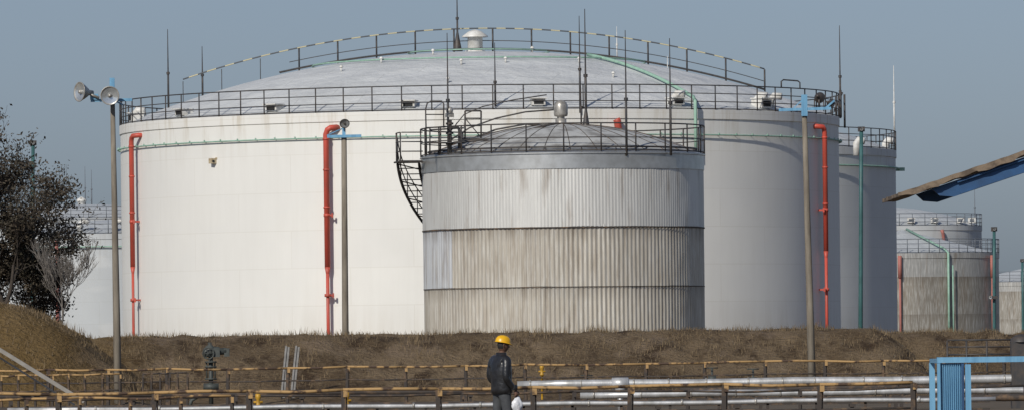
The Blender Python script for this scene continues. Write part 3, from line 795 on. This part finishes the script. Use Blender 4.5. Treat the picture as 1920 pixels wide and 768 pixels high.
for xx in (p.x+.03,x1_-.03): m.box((xx,92.85,zt_+.03),(.06,1.4,.06)); m.box((xx,93.6,zt_/2),(.08,.08,zt_))
m.obj('frame_and_panel',['blue','bluedk'],e,world=True)
e=empty('control_cabinet',(P(1912,650,150).x,150,0)); m=MB(); q=P(1915,640,150)
m.box((q.x,150,q.z/2),(.5,.4,q.z)); m.lathe([(.27,0),(.24,.08),(.12,.16),(.001,.18)],o=(q.x,150,q.z),n=16); m.box((q.x,149.78,q.z*.6),(.38,.03,q.z*.6)); m.box((q.x+.14,149.75,q.z*.6),(.03,.03,.12))
m.obj('cabinet',['rail'],e,world=True)

# ---------------- trees ----------------
def tree(name,base,height,lean,levels,r0,leafn,spread,seed,barkm,leafsz=0.07,kids=(2,4),gr=0.3,trunk=.30,up=0.04):
    rnd=random.Random(seed); e=empty(name,base); mb=MB(); lf=MB(); tips=[]
    def grow(p,d,L,r,lev):
        pts=[p];rs=[r]; q=p.copy(); dd=d.copy(); n=4
        for i in range(n):
            dd=(dd+Vector((rnd.gauss(0,.15),rnd.gauss(0,.15),rnd.gauss(up,.09)))).normalized()
            q=q+dd*L/n; pts.append(q.copy()); rs.append(r*(1-0.42*(i+1)/n))
        mb.path(pts,rs,6 if lev<2 else 4,0,cap=False)
        if lev>=levels-2:
            for q_ in pts[1:]: tips.append((q_,lev))
        if lev>=levels: return
        k=rnd.randint(*kids)+ (1 if lev==0 else 0)
        for c in range(k):
            i=rnd.randint(2,n) if c else n
            a=rnd.uniform(0,6.283); tilt=rnd.uniform(.35,.95)*spread if c else rnd.uniform(.1,.4)
            o=dd.orthogonal().normalized(); o=Matrix.Rotation(a,3,dd)@o
            nd=(dd*math.cos(tilt)+o*math.sin(tilt)); nd.z+=0.08; nd.normalize()
            grow(pts[i],nd,L*rnd.uniform(.66,.88),max(rs[i]*rnd.uniform(.55,.75),.007),lev+1)
    grow(Vector((0,0,0)),Vector(lean).normalized(),height*trunk,r0,0)
    mb.obj('trunk_and_branches',[barkm],e)
    if leafn:
        for q,lev in tips:
            if rnd.random()<.15: continue
            dens=leafn*max(.15,1+1.7*noise.noise(q*0.8))
            for _ in range(int(dens)):
                c=q+Vector((rnd.gauss(0,gr),rnd.gauss(0,gr),rnd.gauss(0,gr*.6)))
                s=leafsz*rnd.uniform(.5,1.3); u=Vector((rnd.gauss(0,1),rnd.gauss(0,1),rnd.gauss(0,1))).normalized(); w=u.orthogonal().normalized()
                lf.add([c-u*s,c+w*s*.5,c+u*s,c-w*s*.5],[[0,1,2,3]],0,False)
        lf.obj('leaves',['leaf'],e)
    return e
bx_=P(24,600,206)
tree('leafy_tree',(bx_.x,206,1.2),8.3,(0.04,0,1),6,0.17,6,1.0,11,'bark',0.065,gr=.17,trunk=.27)
bx_=P(-75,600,209)
tree('leafy_tree',(bx_.x,209,1.2),9.0,(0.08,0,1),6,0.19,6,1.05,23,'bark',0.065,gr=.17,trunk=.28)
bx_=P(112,615,204)
tree('bare_tree',(bx_.x,204,1.7),3.4,(0,0,1),5,0.045,0,.62,4,'twig',kids=(3,4),up=.12)
bx_=P(45,600,208)
tree('shrub',(bx_.x,208,1.6),3.8,(-.1,0,1),5,0.05,5,1.1,9,'bark',0.06,kids=(3,4),gr=.15)

# ---------------- worker ----------------
M['leather']=pm('black_leather',(.014,.014,.016),(.026,.026,.028),8,.34,bmp=.5,bd=.03)
M['trouser']=pm('grey_trousers',(.075,.08,.085),(.05,.052,.057),9,.85,bmp=.3,bd=.01)
M['skin']=pm('skin',(.16,.085,.055),(.12,.065,.042),9,.55)
M['hair']=pm('dark_hair',(.012,.01,.009),(.02,.018,.015),30,.7)
M['hat']=pm('hard_hat_yellow',(.80,.44,.012),(.70,.37,.01),6,.35)
M['bag']=pm('white_plastic_bag',(.8,.8,.82),(.62,.63,.66),7,.4,bmp=.4)
M['boot']=pm('boot_leather',(.02,.016,.013),(.03,.025,.02),8,.5)
def skinned(name,vs,es,rs,levels=2,root=0):
    me=bpy.data.meshes.new(name); me.from_pydata(vs,es,[]); o=bpy.data.objects.new(name,me); bpy.context.scene.collection.objects.link(o)
    md=o.modifiers.new('skin','SKIN')
    for i,r in enumerate(rs):
        sv=me.skin_vertices[0].data[i]; sv.radius=(r,r) if not isinstance(r,tuple) else r; sv.use_root=(i==root)
    md.use_smooth_shade=True
    s=o.modifiers.new('sub','SUBSURF'); s.levels=levels; s.render_levels=levels
    bpy.context.view_layer.update()
    ev=o.evaluated_get(bpy.context.evaluated_depsgraph_get()); nm=bpy.data.meshes.new_from_object(ev)
    bpy.data.objects.remove(o)
    no=bpy.data.objects.new(name,nm); bpy.context.scene.collection.objects.link(no)
    for p in nm.polygons: p.use_smooth=True
    return no
wk=empty('worker',(P(941,740,104).x,104,0)); wk.rotation_euler=(0,0,math.radians(32))
V=[(0,0,.95),(-.01,0,1.08),(-.01,0,1.24),(-.015,0,1.38),(0,0,1.47),(.02,0,1.57),
 (-.02,-.17,1.41),(-.03,-.225,1.38),(-.085,-.25,1.12),(.09,-.245,.93),
 (-.02,.17,1.41),(-.03,.225,1.38),(-.08,.25,1.12),(.10,.22,.95),
 (0,-.09,.86),(.05,-.11,.48),(.02,-.12,.10),(.15,-.13,.045),(.21,-.135,.04),
 (0,.09,.86),(-.03,.11,.48),(-.10,.12,.10),(.03,.13,.045),(.09,.135,.04)]
Ed=[(0,1),(1,2),(2,3),(3,4),(4,5),(3,6),(6,7),(7,8),(8,9),(3,10),(10,11),(11,12),(12,13),(0,14),(14,15),(15,16),(16,17),(17,18),(0,19),(19,20),(20,21),(21,22),(22,23)]
Rr=[.165,.165,.175,.15,.075,.062,.09,.082,.062,.045,.09,.082,.062,.045,.105,.075,.055,.05,.04,.105,.075,.055,.05,.04]
body=skinned('body',V,Ed,Rr,2)
for k in ('leather','trouser','skin','boot'): body.data.materials.append(M[k])
for p in body.data.polygons:
    c=p.center
    if c.z>1.485 and abs(c.y)<.1: p.material_index=2
    elif c.z<.12: p.material_index=3
    elif c.z<.87 and abs(c.y)<.215: p.material_index=1
    else: p.material_index=0
body.parent=wk
m=MB()
def loft(mb,rings,mat=0,n=28):
    vs=[]
    for cx,cy,z,ax,ay in rings:
        for j in range(n):
            an=2*math.pi*j/n; wv=1+.02*math.sin(an*5+z*9); vs.append((cx+ax*wv*math.cos(an),cy+ay*wv*math.sin(an),z))
    fs=[[i*n+j,i*n+(j+1)%n,(i+1)*n+(j+1)%n,(i+1)*n+j] for i in range(len(rings)-1) for j in range(n)]
    mb.add(vs,fs,mat,True)
loft(m,[(0,0,.86,.135,.18),(0,0,.865,.155,.20),(0,0,.93,.16,.205),(-.005,0,1.05,.158,.20),(-.01,0,1.2,.16,.21),(-.015,0,1.34,.15,.215),(-.015,0,1.42,.12,.18),(-.005,0,1.47,.085,.10),(.0,0,1.53,.082,.085),(.0,0,1.53,.07,.072),(0,0,1.49,.06,.06)])
for s_ in (-1,1): 
    w=(.085 if s_<0 else .095,-.245 if s_<0 else .22,.945 if s_<0 else .965); m.lathe([(.05,-.03),(.056,-.02),(.056,.04),(.045,.06)],o=w,n=14)
m.obj('jacket_shell',['leather'],wk)
bm=bmesh.new(); bmesh.ops.create_uvsphere(bm,u_segments=32,v_segments=24,radius=1)
for v in bm.verts:
    x,y,z=v.co; jaw=1-.28*max(0,-z)**1.3; X=x*.098*(jaw if x<0 else 1-.12*max(0,-z)); Y=y*.077*jaw
    Z=z*.122
    if x>0:
        nose=math.exp(-((y/.16)**2))*math.exp(-(((z+.12)/.2)**2)); X+=.026*nose*x
        X+=.008*math.exp(-((y/.3)**2))*math.exp(-(((z+.78)/.16)**2))
        X-=.007*math.exp(-(((abs(y)-.36)/.16)**2))*math.exp(-(((z-.05)/.12)**2))
        X+=.005*math.exp(-((y/.25)**2))*math.exp(-(((z+.47)/.07)**2))
    v.co=Vector((X,Y,Z))
for f in bm.faces: f.smooth=True
me=bpy.data.meshes.new('head'); bm.to_mesh(me); bm.free(); me.materials.append(M['skin']); me.materials.append(M['hair'])
for p in me.polygons:
    c=p.center
    if (c.x<-.01 and c.z>-.06) or (c.z>.05 and c.x<.07): p.material_index=1
hd=bpy.data.objects.new('head',me); bpy.context.scene.collection.objects.link(hd); hd.parent=wk; hd.location=(.035,0,1.645); hd.rotation_euler=(0,math.radians(6),math.radians(-12))
m=MB()
for s_ in (-1,1):
    m.lathe([(.001,-.01),(.012,-.006),(.013,.004),(.001,.012)],o=(.087,.029*s_,.006),axis=(1,0,0),n=10,mat=0)
    m.lathe([(.001,0),(.006,.001),(.001,.003)],o=(.0985,.029*s_,.006),axis=(1,0,0),n=8,mat=1)
    m.path([(-.01,.074*s_,.02),(-.018,.086*s_,.026),(-.02,.088*s_,.0),(-.012,.084*s_,-.025),(-.004,.074*s_,-.03)],.008,6,2)
    m.path([(.093,.018*s_,.026),(.093,.032*s_,.03),(.084,.046*s_,.025)],.004,5,1)
m.path([(.094,-.022,-.057),(.101,0,-.055),(.094,.022,-.057)],.004,5,3)
o=m.obj('face_features',[pm('eye_white',(.7,.7,.68),(.6,.6,.6),5,.2),'hair','skin',pm('lips',(.16,.06,.05),(.12,.05,.04),5,.5)],hd)
m=MB()
prof=[(.001,.112),(.03,.11),(.06,.1),(.09,.078),(.108,.045),(.113,.012),(.114,0)]
vs=[];n=32
for r,z in prof:
    for j in range(n):
        an=2*math.pi*j/n; ridge_=.006*math.exp(-((math.sin(an)*r/.02)**2)) if z>.03 else 0
        vs.append((r*1.18*math.cos(an),r*.95*math.sin(an),z+ridge_))
for r,z in ((.130,-.006),(.131,-.010),(.110,-.004)):
    for j in range(n):
        an=2*math.pi*j/n; f_=1+(.22*max(0,math.cos(an))**2); vs.append((r*1.1*f_*math.cos(an),r*.93*math.sin(an),z-.012*max(0,math.cos(an))))
K=len(prof)+3
m.add(vs,[[i*n+j,i*n+(j+1)%n,(i+1)*n+(j+1)%n,(i+1)*n+j] for i in range(K-1) for j in range(n)],0,True)
h=m.obj('hard_hat',['hat'],hd); h.location=(-.005,0,.048); h.rotation_euler=(0,math.radians(4),0)
def hand(wrist,dirv,palm,side,curl):
    W=Vector(wrist); d=Vector(dirv).normalized(); s_=Vector(side).normalized(); n_=Vector(palm).normalized()
    vs=[W,W+d*.05,W+d*.085];es=[(0,1),(1,2)];rs=[.026,.032,.030]
    for k,(off,L) in enumerate(((.030,.072),(.010,.082),(-.011,.075),(-.030,.058))):
        b0=W+d*.085+s_*off; i0=len(vs); vs.append(b0); es.append((2,i0)); rs.append(.011)
        p=b0; a=curl*.5
        for seg in range(3):
            p=p+(d*math.cos(a)+n_*math.sin(a))*L*(.45,.32,.23)[seg]; a+=curl
            vs.append(p); es.append((len(vs)-2,len(vs)-1)); rs.append((.0095,.0088,.0075)[seg])
    b0=W+d*.03+s_*.032; i0=len(vs); vs.append(b0); es.append((1,i0)); rs.append(.013)
    p=b0
    for q in ((.030,.030),(.026,.020),(.022,.010)):
        p=p+d*q[0]*.8+s_*q[1]*.6+n_*.014; vs.append(p); es.append((len(vs)-2,len(vs)-1)); rs.append(.0105)
    o=skinned('hand',[tuple(v) for v in vs],es,rs,1,0); o.data.materials.append(M['skin']); o.parent=wk; return W+d*.10+n_*.025
g_=hand((.095,-.245,.915),(.35,0,-.93),(.3,.85,.1),(.93,0,.35),.75)
hand((.105,.22,.935),(.3,0,-.95),(0,-1,0),(.95,0,.3),.35)
bm=bmesh.new(); bmesh.ops.create_icosphere(bm,subdivisions=4,radius=1)
for v in bm.verts:
    c=v.co.copy(); nn=noise.fractal(c*1.8,1,2,4)*.28; t=(c.z+1)/2
    rad=(.30+.7*math.sin(min(1,(1-t)*1.25)*math.pi*.62)) if t<.99 else .2
    v.co=Vector((c.x*.10*rad*(1+nn),c.y*.06*rad*(1+nn),c.z*.15))
    if t>.8: v.co.z+=.02*nn
me=bpy.data.meshes.new('plastic_bag'); bm.to_mesh(me); bm.free(); me.materials.append(M['bag'])
for p in me.polygons: p.use_smooth=True
o=bpy.data.objects.new('plastic_bag',me); bpy.context.scene.collection.objects.link(o); o.parent=wk; o.location=g_+Vector((.02,0,-.13))

# ---------------- light, sky, camera ----------------
az=math.radians(27); el=math.radians(34)
S=Vector((-math.sin(az)*math.cos(el),-math.cos(az)*math.cos(el),math.sin(el)))
L=bpy.data.lights.new('sun','SUN'); L.energy=3.25; L.angle=math.radians(.6); L.color=(1,.95,.86)
lo=bpy.data.objects.new('sun',L); lo.rotation_euler=S.to_track_quat('Z','Y').to_euler(); lo.location=(-50,-50,80); bpy.context.scene.collection.objects.link(lo)
w=bpy.data.worlds.new('World'); bpy.context.scene.world=w; w.use_nodes=True; t=w.node_tree
bg=t.nodes['Background']; sky=t.nodes.new('ShaderNodeTexSky'); sky.sky_type='NISHITA'; sky.sun_disc=False
sky.sun_elevation=el; sky.sun_rotation=math.pi+az; sky.air_density=1.0; sky.dust_density=1.0; sky.ozone_density=2.0
hs=t.nodes.new('ShaderNodeHueSaturation'); hs.inputs['Saturation'].default_value=0.55; t.links.new(sky.outputs[0],hs.inputs['Color'])
c=mixc(t,1.0,hs.outputs[0],(0.56,0.66,0.86),'MULTIPLY'); t.links.new(c,bg.inputs[0]); bg.inputs[1].default_value=0.08
cam=bpy.data.cameras.new('camera'); co=bpy.data.objects.new('camera',cam); bpy.context.scene.collection.objects.link(co)
cam.sensor_width=36; cam.lens=F/1920*36; cam.shift_y=256/1920; cam.clip_end=12000; cam.clip_start=1
co.matrix_world=Matrix.Translation((0,0,H))@Matrix.Rotation(math.pi/2,4,'X')@Matrix.Rotation(-ROLL,4,'Z')
bpy.context.scene.camera=co
sc=bpy.context.scene; sc.view_settings.view_transform='Standard'; sc.view_settings.look='None'; sc.view_settings.exposure=0
